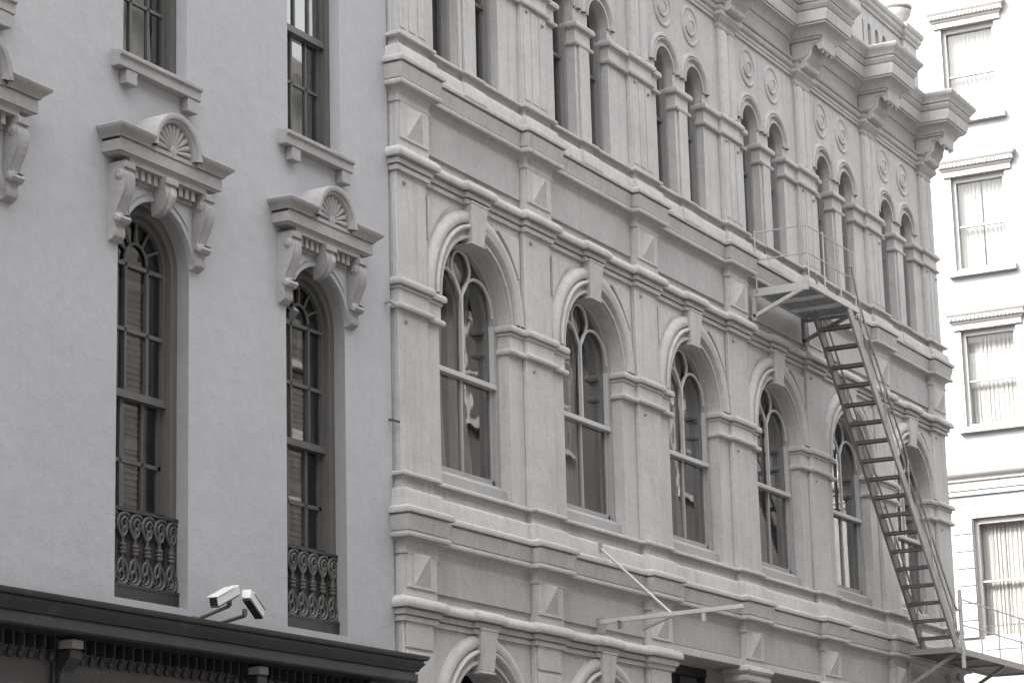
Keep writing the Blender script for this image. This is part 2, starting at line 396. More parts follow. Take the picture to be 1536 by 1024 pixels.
for k in range(7):
    pilaster2(k)
    a = BC[k - 1] + .81 if k > 0 else None; b = BC[k] - .81 if k < 6 else None
    pl = []
    if a is not None: pl += [(a, .16, -1, 0), (a, -.02, -1, -1), (PL[k], -.02, -1, -1)]
    else: pl += [(PL[k], .05, -1, 0)]
    pl += [(PL[k], -.075, -1, -1), (PR[k], -.075, 1, -1)]
    if b is not None: pl += [(PR[k], -.02, 1, -1), (b, -.02, 1, -1), (b, .16, 1, 0)]
    else: pl += [(PR[k], 6, 1, 0)]
    MB().sweep(pl, imp_prof).build('impost_band', 'stucco', main, smooth=40)
arch_prof = [(.81, -.02), (.81, .052), (.832, .056), (.848, .03), (.86, .015), (.90, .012), (.906, .05), (.918, .08), (.94, .09), (.962, .078), (.968, .02), (.985, .02), (.99, .06), (1.03, .078), (1.08, .072), (1.12, .045), (1.14, -.02)]
a0 = MB().arch(0, 0, arch_prof, 0, 0, pi, 44).build('archivolt', 'stucco', main, (BC[0], 0, 8.49), smooth=40)
for k in range(1, 6): dup(a0, (BC[k], 0, 8.49), main)
a1 = MB().arch(0, 0, arch_prof, 0, 0, pi, 44).build('archivolt', 'stucco', main, (BC[0], 0, 3.72), smooth=40)
dup(a1, (BC[1], 0, 3.72), main)
def keystone():
    b = MB(); zt = .46; tw, bw = .19, .145
    v = [(-bw, 0, 0), (bw, 0, 0), (tw, 0, zt), (-tw, 0, zt)]
    b.add([(x, .05, z) for x, _, z in v] + [(-bw, -.09, .0), (bw, -.09, .0), (tw, -.125, zt), (-tw, -.125, zt)],
          [(0, 3, 2, 1), (4, 5, 6, 7), (0, 1, 5, 4), (1, 2, 6, 5), (2, 3, 7, 6), (3, 0, 4, 7)])
    b.box(-bw - .015, bw + .015, -.10, .16, -.03, .0)
    b.box(-tw - .01, tw + .01, -.13, .02, zt - .03, zt)
    return b
k0 = keystone().build('keystone', 'stucco', main, (BC[0] - .02, 0, 9.24), bevel=.01)
for k in range(1, 6): dup(k0, (BC[k] - .02, 0, 9.24), main)
for k in range(2): dup(k0, (BC[k] - .02, 0, 4.44), main)
# spandrel panels: sunk fields with a curved lower edge, framed by a fillet
def spandrel(sgn):
    b = MB(); pts = []
    top = 9.555; out = 1.07
    cur = []
    for i in range(13):
        a = radians(22 + (61 - 22) * i / 12); cur.append((sgn * 1.20 * cos(a), 1.20 * sin(a)))
    poly = [p for p in cur if abs(p[0]) < out]
    poly = [(sgn * out, poly[0][1])] + poly + [(poly[-1][0], top - 8.49), (sgn * out, top - 8.49)]
    b.prism(poly, -.036, .0, 'y')
    return b
s0 = spandrel(-1).build('spandrel_panel', 'stucco', main, (BC[0], 0, 8.49), bevel=.006)
s1 = spandrel(1).build('spandrel_panel', 'stucco', main, (BC[0], 0, 8.49), bevel=.006)
for k in range(1, 6): dup(s0, (BC[k], 0, 8.49), main); dup(s1, (BC[k], 0, 8.49), main)
# street-level pilasters
for k in range(7):
    b = MB(); b.box(PL[k], PR[k], -.065, 0, 0, 4.9)
    if k <= 2:
        for z in (4.86, 4.525, 3.9, 3.2): b.box(PL[k] + .04, PR[k] - .04, -.082, -.06, z - (.30 if z > 4.8 else .58), z)
    b.build('street_pier', 'stucco', main, bevel=.01)
    if k >= 2:
        pr = [(-.02, 4.80), (.02, 4.82), (.028, 4.84), (.028, 4.87), (.06, 4.885), (.075, 4.92), (.07, 4.95), (.055, 4.96), (.055, 4.985), (.09, 4.99), (.11, 5.02), (.10, 5.065), (.06, 5.085), (-.02, 5.095)]
        x0, x1 = PL[k], PR[k]
        MB().sweep([(x0, .2, -1, 0), (x0, -.075, -1, -1), (x1, -.075, 1, -1), (x1, .2, 1, 0)], pr).build('capital', 'stucco', main, smooth=40)

# ---- second-storey windows (one is built, the others are copies)
def curtain(w, z0, z1, amp=.03, waves=5, gather=0, seed=0):
    rnd = random.Random(seed); b = MB(); n = 48; rows = 10; v = []; f = []
    ph = [rnd.uniform(0, 6.28) for _ in range(4)]
    for j in range(rows + 1):
        t = j / rows; sh = 1 - gather * sin(pi * min(1, t * 1.1)) ** 2
        for i in range(n + 1):
            u = i / n
            y = amp * (sin(u * waves * 6.28 + ph[0] + t * .8) + .5 * sin(u * waves * 2.3 * 6.28 + ph[1]))
            v.append((u * w * sh, y, z0 + (z1 - z0) * t))
    for j in range(rows):
        for i in range(n):
            a = j * (n + 1) + i; f.append((a, a + 1, a + n + 2, a + n + 1))
    return b.add(v, f)
def window2():
    """origin: bay centre, glass line, sill level"""
    ZB = 6.42; zs = 8.47 - ZB; R = .735
    f = MB()
    # box frame: jambs, arched head, sill
    f.box(-.81, -R, -.04, .09, 0, zs); f.box(R, .81, -.04, .09, 0, zs)
    f.arch(0, zs, [(R, -.09), (R, .04), (.77, .045), (.81, .04)], 0, 0, pi, 36)
    f.prism([(-.12, -.03), (-.11, .125), (-.03, .185), (.1, .185), (.1, -.03)], -.81, .81)
    # lower sash
    f.box(-R, -R + .05, .0, .045, .185, 1.33); f.box(R - .05, R, .0, .045, .185, 1.33); f.box(-R, R, .0, .045, .185, .25)
    f.box(-.018, .018, -.005, .045, .25, 1.30)
    fo = f.build('window', 'frame_shaded', main, (BC[0], .18, ZB), bevel=.004)
    f = MB(); f.box(-R, R, -.055, .04, 1.295, 1.355); f.build('meeting_rail', 'trim', fo, (BC[0], .18, ZB), bevel=.006)
    # upper sash tracery: mullion, two round-headed lights, a teardrop eye
    t = MB(); zL = 8.56 - ZB; hw = R / 2
    t.box(-.02, .02, -.035, .005, 1.355, zL + .12)
    for s in (-1, 1):
        pts = [(s * hw + hw * cos(a), -.015, zL + hw * 1.02 * sin(a)) for a in [pi * i / 18 for i in range(19)]]
        t.tube(pts, .02, 8)
        t.box(s * R - (.03 if s > 0 else 0), s * R + (.03 if s < 0 else 0), -.03, .02, 1.355, zs)
    eye = curve([(0, -.015, 8.66 - ZB), (.075, -.015, 8.76 - ZB), (.185, -.015, 8.92 - ZB), (.205, -.015, 9.03 - ZB), (.13, -.015, 9.16 - ZB), (0, -.015, 9.205 - ZB)])
    t.tube(eye, .019, 8); t.tube([(-p[0], p[1], p[2]) for p in eye], .019, 8)
    t.build('tracery', 'trim', fo, (BC[0], .18, ZB))
    g = MB(); n = 28
    vs = [(-R, .022, .18), (R, .022, .18)] + [(R * cos(pi * i / n), .022, zs + R * sin(pi * i / n)) for i in range(n + 1)]
    g.add(vs, [tuple(range(len(vs)))]); g.build('pane', 'glass', fo, (BC[0], .18, ZB), smooth=20)
    return fo
w2 = window2(); wins2 = [w2] + [dup(w2, (BC[k], .18, 6.42), main) for k in range(1, 6)]
cur_spec = [(0, -.74, .62, 6.5, 9.3, .12), (0, .05, .5, 6.5, 9.3, .4), (1, -.74, .5, 6.5, 9.3, .25), (1, -.05, .42, 6.5, 9.3, .45), (2, -.74, .7, 6.5, 9.3, .1), (2, .05, .4, 6.5, 9.3, .5),
            (3, -.74, .45, 6.5, 9.3, .5), (3, .0, .25, 6.5, 9.3, .5), (4, -.74, .95, 6.5, 9.3, .15), (5, -.74, 1.0, 6.5, 9.3, .1)]
for i, (k, x, wd, z0, z1, ga) in enumerate(cur_spec):
    curtain(wd, z0, z1, .028, 3 + i % 3, ga, i).build('curtain', 'curtain', wins2[k], (BC[k] + x, .36, 0), smooth=60)

# ---- third storey
arch3 = [(.285, -.02), (.285, .028), (.31, .03), (.322, .008), (.365, .004), (.37, .035), (.39, .055), (.405, .055), (.41, .02), (.42, .02), (.425, .05), (.45, .05), (.472, .03), (.478, -.01)]
imp3 = [(-.02, 12.485), (.03, 12.488), (.040, 12.50), (.040, 12.525), (.010, 12.54), (.004, 12.56), (.004, 12.69), (.018, 12.70), (.018, 12.715), (.05, 12.718), (.058, 12.735), (.058, 12.77), (.040, 12.795), (-.02, 12.81)]
imp3p = [(p, z + (.0)) for p, z in imp3]
a3 = MB().arch(0, 0, arch3, 0, 0, pi, 32).build('archivolt', 'stucco', main, (pairs[0], W3, 12.95), smooth=40)
for c in pairs[1:]: dup(a3, (c, W3, 12.95), main)
for k in range(7):
    x0, x1 = PL[k], PR[k]; b = MB()
    b.box(x0, x1, W3 - .055, W3, 11.2, 12.55)
    for u0, u1 in ((.05, .20), (.255, .405), (.46, .61)): b.box(x0 + u0, x0 + u1, W3 - .063, W3 - .055, 11.3, 12.45)
    for dx, z in ((.12, 12.42), (.53, 12.36)):
        q = MB(); bolt(q, x0 + dx, W3 - .066, z, .024); q.build('tie_bolt', 'steel', main)
    b.build('pilaster', 'stucco', main, bevel=.008)
    a = pairs[2 * k - 1] + .285 if k > 0 else None; c = pairs[2 * k] - .285 if k < 6 else None
    pl = []
    if a is not None: pl += [(a, W3 + .16, -1, 0), (a, W3 - .015, -1, -1), (x0, W3 - .015, -1, -1)]
    else: pl += [(x0, .05, -1, 0)]
    pl += [(x0, W3 - .06, -1, -1), (x1, W3 - .06, 1, -1)]
    if c is not None: pl += [(x1, W3 - .015, 1, -1), (c, W3 - .015, 1, -1), (c, W3 + .16, 1, 0)]
    else: pl += [(x1, 6, 1, 0)]
    MB().sweep(pl, imp3).build('impost_band', 'stucco', main, smooth=40)
    # upper shaft: pilaster carrying two rounded reeds, flared capital
    b = MB(); xa, xb = x0 + .06, x1 - .06
    b.box(xa, xb, W3 - .045, W3, 12.78, 14.24)
    for cx in (xa + .145, xb - .145):
        n = 10; v = []; f = []
        zz = [12.8] + [13.98 + .11 * sin(pi / 2 * q / 5) for q in range(6)]
        for q, z in enumerate(zz):
            rr = .11 if q == 0 else .11 * cos(pi / 2 * (q - 1) / 5) + .001
            for i in range(n + 1):
                aa = pi * i / n; v.append((cx - rr * cos(aa), W3 - .045 - rr * .55 * sin(aa), z))
        for q in range(len(zz) - 1):
            for i in range(n): f.append((q * (n + 1) + i, q * (n + 1) + i + 1, (q + 1) * (n + 1) + i + 1, (q + 1) * (n + 1) + i))
        b.add(v, f)
    b.build('upper_pilaster', 'stucco', main, smooth=45)
    cp = [(-.01, 14.07), (.015, 14.09), (.03, 14.115), (.018, 14.14), (.018, 14.155), (.03, 14.17), (.05, 14.195), (.085, 14.225), (.11, 14.25), (.11, 14.30), (.0, 14.33)]
    MB().sweep([(xa, W3 + .02, -1, 0), (xa, W3 - .045, -1, -1), (xb, W3 - .045, 1, -1), (xb, W3 + .02 if k < 6 else 3, 1, 0)], cp).build('capital', 'stucco', main, smooth=40)
for k in range(6):
    cx = BC[k] - .125; b = MB()
    b.box(cx - .205, cx + .205, W3 - .02, W3 + .01, 11.2, 12.55)
    b.box(cx - .13, cx + .13, W3 - .05, W3 - .02, 11.2, 12.5)
    b.build('mullion_pier', 'stucco', main, bevel=.008)
    MB().sweep([(cx - .205, W3 + .16, -1, 0), (cx - .205, W3 - .025, -1, -1), (cx + .205, W3 - .025, 1, -1), (cx + .205, W3 + .16, 1, 0)], [(p, z - .05) for p, z in imp3]).build('impost_band', 'stucco', main, smooth=40)
def roundel():
    b = MB()
    b.lathe([(.30, .01), (.292, -.012), (.275, -.022), (.255, -.022), (.238, -.008), (.23, .0), (.2, .003)], 0, 0, 36, 'y')
    b.lathe([(.21, -.002), (.12, -.006), (.1, -.014), (.06, -.024), (.0, -.028)], 0, 0, 28, 'y')
    # curling leaf
    sp = [(.155 * (1 - t * .55) * cos(3.4 + t * 5.2), -.008 - .01 * t, .155 * (1 - t * .55) * sin(3.4 + t * 5.2)) for t in [i / 22 for i in range(23)]]
    b.tube(sp, .03, 8, rs=[.012 + .018 * sin(pi * i / 22) for i in range(23)])
    return b
r0 = None
for k in range(6):
    for s in (-1, 1):
        p = (BC[k] - .125 + s * .46, W3, 13.83)
        if r0 is None: r0 = roundel().build('roundel', 'stucco', main, p, smooth=50)
        else: dup(r0, p, main)
def window3():
    zs = 12.95 - 11.26; R = .235; f = MB(); y = .0
    f.box(-.285, -R, -.10, .08, 0, zs); f.box(R, .285, -.10, .08, 0, zs)
    f.arch(0, zs, [(R, -.08), (R, .10), (.285, .10)], 0, 0, pi, 24)
    f.prism([(-.14, .0), (-.14, .03), (-.02, .08), (.08, .08), (.08, .0)], -.285, .285)
    fo = f.build('window', 'frame_grey', main, (pairs[0], W3 + .2, 11.26), bevel=.004)
    f = MB(); f.box(-R, R, -.05, .03, 1.0, 1.045); f.box(-R, -R + .035, -.02, .03, .08, zs); f.box(R - .035, R, -.02, .03, .08, zs); f.box(-R, R, .0, .03, .08, .14)
    f.build('sash', 'frame_dark', fo, (pairs[0], W3 + .2, 11.26))
    g = MB(); n = 20
    vs = [(-R, .012, .08), (R, .012, .08)] + [(R * cos(pi * i / n), .012, zs + R * sin(pi * i / n)) for i in range(n + 1)]
    g.add(vs, [tuple(range(len(vs)))]); g.build('pane', 'glass_dark', fo, (pairs[0], W3 + .2, 11.26), smooth=20)
    return fo
w3 = window3()
for c in pairs[1:]: dup(w3, (c, W3 + .2, 11.26), main)

# ---- top entablature
ta = [(-.02, 14.19), (.03, 14.195), (.03, 14.245), (.045, 14.25), (.045, 14.30), (.06, 14.305), (.085, 14.33), (.09, 14.37), (.07, 14.395), (.07, 14.41), (.10, 14.415), (.115, 14.44), (.09, 14.465), (-.02, 14.48)]
MB().sweep(plan([(a + .06, b - .06) for a, b in PIL], .075, W3), ta).build('architrave', 'stucco', main, smooth=40)
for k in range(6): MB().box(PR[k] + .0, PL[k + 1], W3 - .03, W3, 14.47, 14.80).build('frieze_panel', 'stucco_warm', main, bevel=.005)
ct = [(-.02, 14.72), (.03, 14.73), (.035, 14.76), (.06, 14.765), (.075, 14.80), (.11, 14.85), (.17, 14.885), (.20, 14.895), (.20, 14.925), (.222, 14.93), (.252, 15.09), (.225, 15.095), (.225, 15.12), (.245, 15.122),
      (.258, 15.15), (.282, 15.175), (.287, 15.2), (.262, 15.203), (.262, 15.226), (.288, 15.228), (.30, 15.26), (.335, 15.31), (.365, 15.34), (.372, 15.385), (.355, 15.40), (-.05, 15.46)]
BW = .20
MB().sweep(plan([(a + .04, b - .04) for a, b in PIL], .48, W3), ct).build('roof_cornice', 'stucco', main, smooth=40)
def bracket():
    y = lambda p: W3 - p
    prof = [(.0, 14.31), (.20, 14.31), (.245, 14.325), (.26, 14.36), (.25, 14.40), (.28, 14.44), (.325, 14.48), (.34, 14.54), (.35, 14.60), (.37, 14.635), (.40, 14.65), (.43, 14.63), (.44, 14.59), (.452, 14.56), (.505, 14.56), (.525, 14.58), (.53, 14.66), (.54, 14.80), (.565, 14.86), (.60, 14.915), (.0, 14.915)]
    b = MB(); b.prism([(y(p), z) for p, z in prof], -.26, .26)
    b.prism([(y(p), z) for p, z in [(.02, 14.45), (.22, 14.46), (.29, 14.52), (.31, 14.66), (.47, 14.68), (.49, 14.82), (.02, 14.84)]], -.278, .278)
    for x in (-.17, 0, .17): b.tube([(x, y(.48), 14.57), (x, y(.48), 14.525)], .028, 8)
    return b
b0 = bracket().build('bracket', 'stucco', main, (PL[0] + PW / 2, 0, 0), bevel=.01)
for k in range(1, 7): dup(b0, (PL[k] + PW / 2, 0, 0), main)

# ---- parapet: pierced balustrade, piers, coping, corner urn
for k in range(6):
    a, b = PR[k] - .04, PL[k + 1] + .04; n = 6; st = (b - a) / n
    q = MB()
    arch_wall(q, a, b, 15.42, 16.62, [(a + st * (i + .5), .085, 15.93, 16.25, True) for i in range(n)], .06, .16, 12)
    arch_wall(q, a, b, 15.42, 16.62, [(a + st * (i + .5), .085, 15.93, 16.25, True) for i in range(n)], .22, .0, 12)
    q.box(a, b, .34, .40, 15.42, 16.6)
    q.build('balustrade', 'stucco', main, flat=True)
cop = [(.0, 16.54), (.03, 16.55), (.035, 16.6), (.06, 16.62), (.075, 16.66), (.075, 16.70), (.09, 16.71), (.11, 16.76), (.11, 16.80), (-.2, 16.84)]
MB().sweep(plan(PIL, .06, .06), cop).build('coping', 'stucco', main, smooth=40)
for k in range(7):
    q = MB(); q.box(PL[k], PR[k], 0, .5, 15.42, 16.6); q.box(PL[k] - .03, PR[k] + .03, -.03, .02, 15.42, 15.62); q.box(PL[k] + .1, PR[k] - .1, -.02, .0, 15.75, 16.4)
    q.build('parapet_pier', 'stucco', main, bevel=.012)
u = MB(); u.lathe([(.0, 0), (.16, 0), (.16, .04), (.1, .06), (.07, .10), (.09, .13), (.2, .2), (.25, .28), (.26, .34), (.22, .36), (.22, .38), (.28, .4), (.28, .43), (.0, .43)], 0, 0, 28)
u.build('urn', 'stucco', main, ((PL[6] + PR[6]) / 2, .22, 16.83), smooth=40)

# =================================================================== left townhouse
town = thing('townhouse', 'smooth lilac grey townhouse with tall arched windows under ornate hoods and a dark shopfront below', 'building', (-6, 0, 0))
LC = [-9.72, -6.97, -4.22, -1.47]
w = MB()
arch_wall(w, -14, 0, 4.3, 9.0, [(c, .55, 4.58, 7.69, True) for c in LC], 0, .16, 32)
arch_wall(w, -14, 0, 9.0, 16.2, [(c, .5, 9.55, 12.0, False) for c in LC] , 0, .16)
w.quad((-14, 0, 0), (-14, 10, 0), (-14, 10, 16.2), (-14, 0, 16.2)); w.quad((-14, 0, 16.2), (0, 0, 16.2), (0, 10, 16.2), (-14, 10, 16.2)); w.quad((-14, 10, 0), (0, 10, 0), (0, 10, 16.2), (-14, 10, 16.2))
w.quad((0, 0, 0), (0, .45, 0), (0, .45, 16.2), (0, 0, 16.2)); w.quad((0, .45, 15.4), (0, 10, 15.4), (0, 10, 16.2), (0, .45, 16.2))
w.build('wall', 'smooth_left', town, flat=True)
r = MB(); r.quad((-14, 2.2, 0), (-.05, 2.2, 0), (-.05, 2.2, 16), (-14, 2.2, 16))
for z in (4.35, 9.1, 12.9): r.quad((-14, .4, z), (-.05, .4, z), (-.05, 2.2, z), (-14, 2.2, z))
r.build('interior', 'room', town)
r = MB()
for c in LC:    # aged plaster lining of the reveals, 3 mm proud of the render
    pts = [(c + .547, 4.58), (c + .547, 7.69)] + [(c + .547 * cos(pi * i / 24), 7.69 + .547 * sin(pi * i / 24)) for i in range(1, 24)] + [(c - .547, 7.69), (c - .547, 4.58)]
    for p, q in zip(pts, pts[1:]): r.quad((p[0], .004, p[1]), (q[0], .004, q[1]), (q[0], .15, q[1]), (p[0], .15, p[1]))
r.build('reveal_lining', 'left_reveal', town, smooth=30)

def tall_window():
    """origin: window centre line at the wall face, z = opening bottom"""
    zs = 7.69 - 4.58; f = MB(); R = .45
    f.box(-.55, -R, .13, .28, .0, zs); f.box(R, .55, .13, .28, .0, zs)
    f.arch(0, zs, [(R, -.28), (R, -.13), (.50, -.12), (.55, -.13)], 0, 0, pi, 32)
    f.box(-.55, .55, .135, .3, 0, .06)
    fo = f.build('window', 'frame_dark', town, (LC[2], 0, 4.58), bevel=.006)
    s = MB(); yb = .205
    # lower sash (further out of sight) and upper sash with fan bars
    for x in (-R, R - .05): s.box(x, x + .05, yb + .03, yb + .07, .06, 1.87)
    for z in (.06, 1.27): s.box(-R, R, yb + .03, yb + .07, z, z + (.08 if z < .1 else .035))
    for x in (-.165, .165): s.box(x - .014, x + .014, yb + .03, yb + .065, .1, 1.87)
    s.box(-R, R, yb - .03, yb + .07, 1.845, 1.915)
    for x in (-R, R - .05): s.box(x, x + .05, yb - .02, yb + .03, 1.9, zs)
    for z in (2.46, 3.07): s.box(-R, R, yb - .015, yb + .025, z, z + .035)
    for x in (-.165, .165): s.box(x - .014, x + .014, yb - .015, yb + .02, 1.9, zs)
    s.arch(0, zs, [(.40, -.03 - yb), (.40, .02 - yb), (.455, .02 - yb)], 0, 0, pi, 28)
    s.tube([(.17 * cos(pi * i / 14), yb, zs + .03 + .17 * sin(pi * i / 14)) for i in range(15)], .015, 6)
    for a in (30, 60, 90, 120, 150): s.tube([(.17 * cos(radians(a)), yb, zs + .03 + .17 * sin(radians(a))), (.42 * cos(radians(a)), yb, zs + .42 * sin(radians(a)))], .014, 6)
    s.build('sash', 'sash_dark', fo, (LC[2], 0, 4.58))
    g = MB(); n = 24
    vs = [(-R, yb + .02, 1.88), (R, yb + .02, 1.88)] + [(R * cos(pi * i / n), yb + .02, zs + R * sin(pi * i / n)) for i in range(n + 1)]
    g.add(vs, [tuple(range(len(vs)))]); g.quad((-R, yb + .055, .08), (R, yb + .055, .08), (R, yb + .055, 1.86), (-R, yb + .055, 1.86))
    g.build('pane', 'glass_dark', fo, (LC[2], 0, 4.58), smooth=20)
    MB().box(-R, R, yb - .01, yb + .028, .06, .86).build('base_panel', 'cctv_dark', fo, (LC[2], 0, 4.58))
    # louvred inside shutters
    for x0 in (-.42, .04):
        h = MB(); x1 = x0 + .38; y = .40
        for x in (x0, x1 - .04): h.box(x, x + .04, y - .02, y + .02, .15, 3.0)
        for z in (.15, 1.45, 2.95): h.box(x0, x1, y - .02, y + .02, z, z + .08)
        nz = 46
        for i in range(nz):
            z = .25 + 2.68 * i / nz
            h.add([(x0 + .04, y - .022, z), (x1 - .04, y - .022, z), (x1 - .04, y + .022, z + .045), (x0 + .04, y + .022, z + .045)], [(0, 1, 2, 3)])
        h.build('shutter', 'shutter', fo, (LC[2], 0, 4.58))
    return fo
tw = tall_window()
for c in (LC[0], LC[1], LC[3]): dup(tw, (c, 0, 4.58), town)
def upper_window():
    f = MB(); H = 2.45
    f.box(-.5, -.41, .12, .26, 0, H); f.box(.41, .5, .12, .26, 0, H); f.box(-.41, .41, .12, .26, H - .09, H); f.box(-.41, .41, .1, .26, 0, .06)
    fo = f.build('window', 'frame_dark', town, (LC[2], 0, 9.55), bevel=.006)
    s = MB(); y = .18
    for x in (-.41, .365): s.box(x, x + .045, y, y + .05, .06, 1.2); s.box(x, x + .045, y - .04, y + .01, 1.2, H - .09)
    s.box(-.41, .41, y, y + .05, .06, .13); s.box(-.41, .41, y - .05, y + .05, 1.17, 1.24); s.box(-.41, .41, y + .005, y + .04, .64, .67); s.box(-.41, .41, y - .03, y, 1.78, 1.81)
    for x in (-.137, .137): s.box(x - .014, x + .014, y + .005, y + .045, .1, 1.2); s.box(x - .014, x + .014, y - .035, y + .005, 1.2, H - .09)
    s.build('sash', 'sash_dark', fo, (LC[2], 0, 9.55))
    g = MB(); g.quad((-.41, y + .025, .06), (.41, y + .025, .06), (.41, y + .025, 1.2), (-.41, y + .025, 1.2)); g.quad((-.41, y - .015, 1.2), (.41, y - .015, 1.2), (.41, y - .015, H - .1), (-.41, y - .015, H - .1))
    g.build('pane', 'glass', fo, (LC[2], 0, 9.55))
    curtain(.72, .1, 2.4, .02, 3, .05, 5).build('curtain', 'cctv_white', fo, (LC[2] - .42, .30, 9.55), smooth=60)  # white sheet imitates the bright reflection in these panes
    return fo
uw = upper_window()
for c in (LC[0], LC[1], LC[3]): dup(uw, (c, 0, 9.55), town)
def sill():
    b = MB(); b.prism([(.02, 9.37), (-.10, 9.37), (-.10, 9.46), (-.125, 9.47), (-.125, 9.51), (-.02, 9.535), (.14, 9.55), (.14, 9.37)], -.68, .60)
    fo = b.build('window_sill', 'left_trim', town, (LC[2], 0, 0), bevel=.006)
    for x in (-.555, .40): MB().box(x, x + .16, -.09, .0, 9.235, 9.37).build('sill_block', 'left_trim', fo, (LC[2], 0, 0), bevel=.008)
    return fo
s0 = sill()
for c in (LC[0], LC[1], LC[3]): dup(s0, (c, 0, 0), town)
# ornate hood: frieze board, dentils, scroll consoles, cornice broken by a shell lunette
def hood():
    o = (LC[2], 0, 0)
    hx = .80
    pr = [(-.02, 8.50), (.16, 8.505), (.18, 8.525), (.20, 8.525), (.20, 8.625), (.19, 8.63), (.19, 8.645), (.215, 8.65), (.225, 8.675), (.255, 8.70), (.285, 8.725), (.29, 8.75), (.28, 8.76)]
    b = MB()
    lo_, up_ = pr[:7], [(.0, 8.645)] + pr[7:] + [(.0, 8.86)]
    b.sweep([(-.60, .0, -1, 0), (-.60, .0, -1, -1), (.60, .0, 1, -1), (.60, 0, 1, 0)], lo_)
    b.box(-.79, .79, -.195, .0, 8.60, 8.644)
    b.sweep([(-.60, .0, -1, 0), (-.60, .0, -1, -1), (-.36, .0, 0, -1)], up_)
    b.sweep([(.36, .0, 0, -1), (.60, .0, 1, -1), (.60, .0, 1, 0)], up_)
    b.box(-.60, .60, -.16, .0, 8.45, 8.55)
    fo = b.build('window_hood', 'left_trim', town, o, smooth=40)
    # lunette with shell
    q = MB(); cz = 8.68
    q.arch(0, cz, [(.285, -.02), (.285, .235), (.295, .25), (.312, .25), (.322, .275), (.352, .285), (.372, .28), (.375, .26), (.375, -.02)], 0, 0, pi, 32)
    q.box(-.376, .376, -.21, .0, 8.644, 8.684)
    vs = [(.29 * cos(pi * i / 24), -.17, cz + .29 * sin(pi * i / 24)) for i in range(25)]; q.add(vs, [tuple(range(25))])
    q.build('lunette', 'left_trim', fo, o, smooth=40)
    q = MB()
    for i in range(11):
        a = radians(8 + 164 * i / 10); q.tube([(.05 * cos(a), -.19, cz + .03 + .05 * sin(a)), (.15 * cos(a), -.20, cz + .02 + .15 * sin(a)), (.262 * cos(a), -.19, cz + .01 + .262 * sin(a))], .02, 7, rs=[.01, .022, .034])
    q.lathe([(.055, 0), (.05, -.03), (.0, -.045)], 0, -.18, 14, 'y', cz + .03)
    q.build('shell', 'left_trim', fo, o, smooth=60)
    d = MB()
    for x in [-.44 + .098 * i for i in range(10)]:
        if abs(x) > .10: d.box(x - .027, x + .027, -.12, -.05, 8.355, 8.45)
    d.box(-.52, .52, -.055, .0, 8.33, 8.45)
    d.build('dentils', 'left_trim', fo, o)
    # frieze field with sunk spandrels round the arch head
    e = MB(); n = 24
    top = [(-.55 * cos(pi * i / n), 7.69 + .55 * sin(pi * i / n)) for i in range(n + 1)]
    pts = [p for p in top if p[1] > 7.74]
    poly = [(-.60, 8.33), (-.60, 7.74)] + pts + [(.60, 7.74), (.60, 8.33)]
    for p, q2 in zip(pts, pts[1:]):
        e.quad((p[0], -.035, p[1]), (q2[0], -.035, q2[1]), (q2[0], -.035, 8.33), (p[0], -.035, 8.33))
        e.quad((p[0], -.035, p[1]), (q2[0], -.035, q2[1]), (q2[0], .0, q2[1]), (p[0], .0, p[1]))
    for s in (-1, 1):
        e.box(s * .55 - .05 if s < 0 else .55 - .01, -.54 if s < 0 else .60, -.035, 0, 7.74, 8.33)
        tri = [(s * .18, 8.29), (s * .46, 8.29), (s * .46, 7.98)] + [(s * .62 * cos(radians(a)), 7.69 + .62 * sin(radians(a))) for a in (42, 52, 62, 72)]
        e.prism(tri, -.05, -.034, 'y')
    e.arch(0, 7.69, [(.555, .0), (.555, .045), (.60, .045), (.60, .0)], 0, radians(14), radians(166), 24)
    e.build('hood_frieze', 'smooth_left', fo, o, smooth=30, bevel=.004)
    # scroll consoles
    for s in (-1, 1):
        c = MB(); cx = s * .625
        pr = [(.0, 8.45), (.19, 8.45), (.19, 8.39), (.165, 8.385)] + [(p, z) for p, z in [(.185, 8.33), (.19, 8.27), (.175, 8.19), (.14, 8.11), (.105, 8.04), (.09, 7.99), (.105, 7.965), (.14, 7.955), (.15, 7.925), (.13, 7.90), (.09, 7.895), (.075, 7.865), (.085, 7.82), (.075, 7.775), (.04, 7.745), (.0, 7.73)]]
        c.prism([(-p, z) for p, z in pr], cx - .075, cx + .075)
        c.prism([(-p * .96 - .012, z) for p, z in pr[4:12]] + [(-.02, 8.0), (-.02, 8.33)], cx - .045, cx + .045)
        for zz, yy, rr in ((8.33, .125, .052), (7.93, .10, .04)):
            c.lathe([(0, -.095), (rr * .5, -.098), (rr, -.08), (rr, .08), (rr * .5, .098), (0, .095)], 0, 0, 16, 'z')
            nn = 16 * 6; c.v[-nn:] = [(cx + v[2], -yy + v[0], zz + v[1]) for v in c.v[-nn:]]
        c.build('console', 'left_trim', fo, o, smooth=45, bevel=.005)
    k = MB()
    kp = [(.0, 8.45), (.20, 8.45), (.20, 8.39), (.17, 8.385), (.19, 8.33), (.19, 8.27), (.16, 8.20), (.12, 8.15), (.06, 8.12), (.0, 8.11)]
    n = len(kp); v = []
    for s in (-1, 1): v += [(s * (.10 if i < 4 else .10 - .055 * (8.385 - z) / .275), -p, z) for i, (p, z) in enumerate(kp)]
    k.add(v, [(i, (i + 1) % n, n + (i + 1) % n, n + i) for i in range(n)] + [tuple(range(n)), tuple(range(n, 2 * n))])
    k.tube([(0, -.18, 8.36), (0, -.195, 8.28), (0, -.15, 8.18), (0, -.08, 8.12)], .03, 8, rs=[.02, .035, .03, .01])
    k.build('keystone', 'left_trim', fo, o, smooth=40, bevel=.005)
    return fo
h0 = hood()
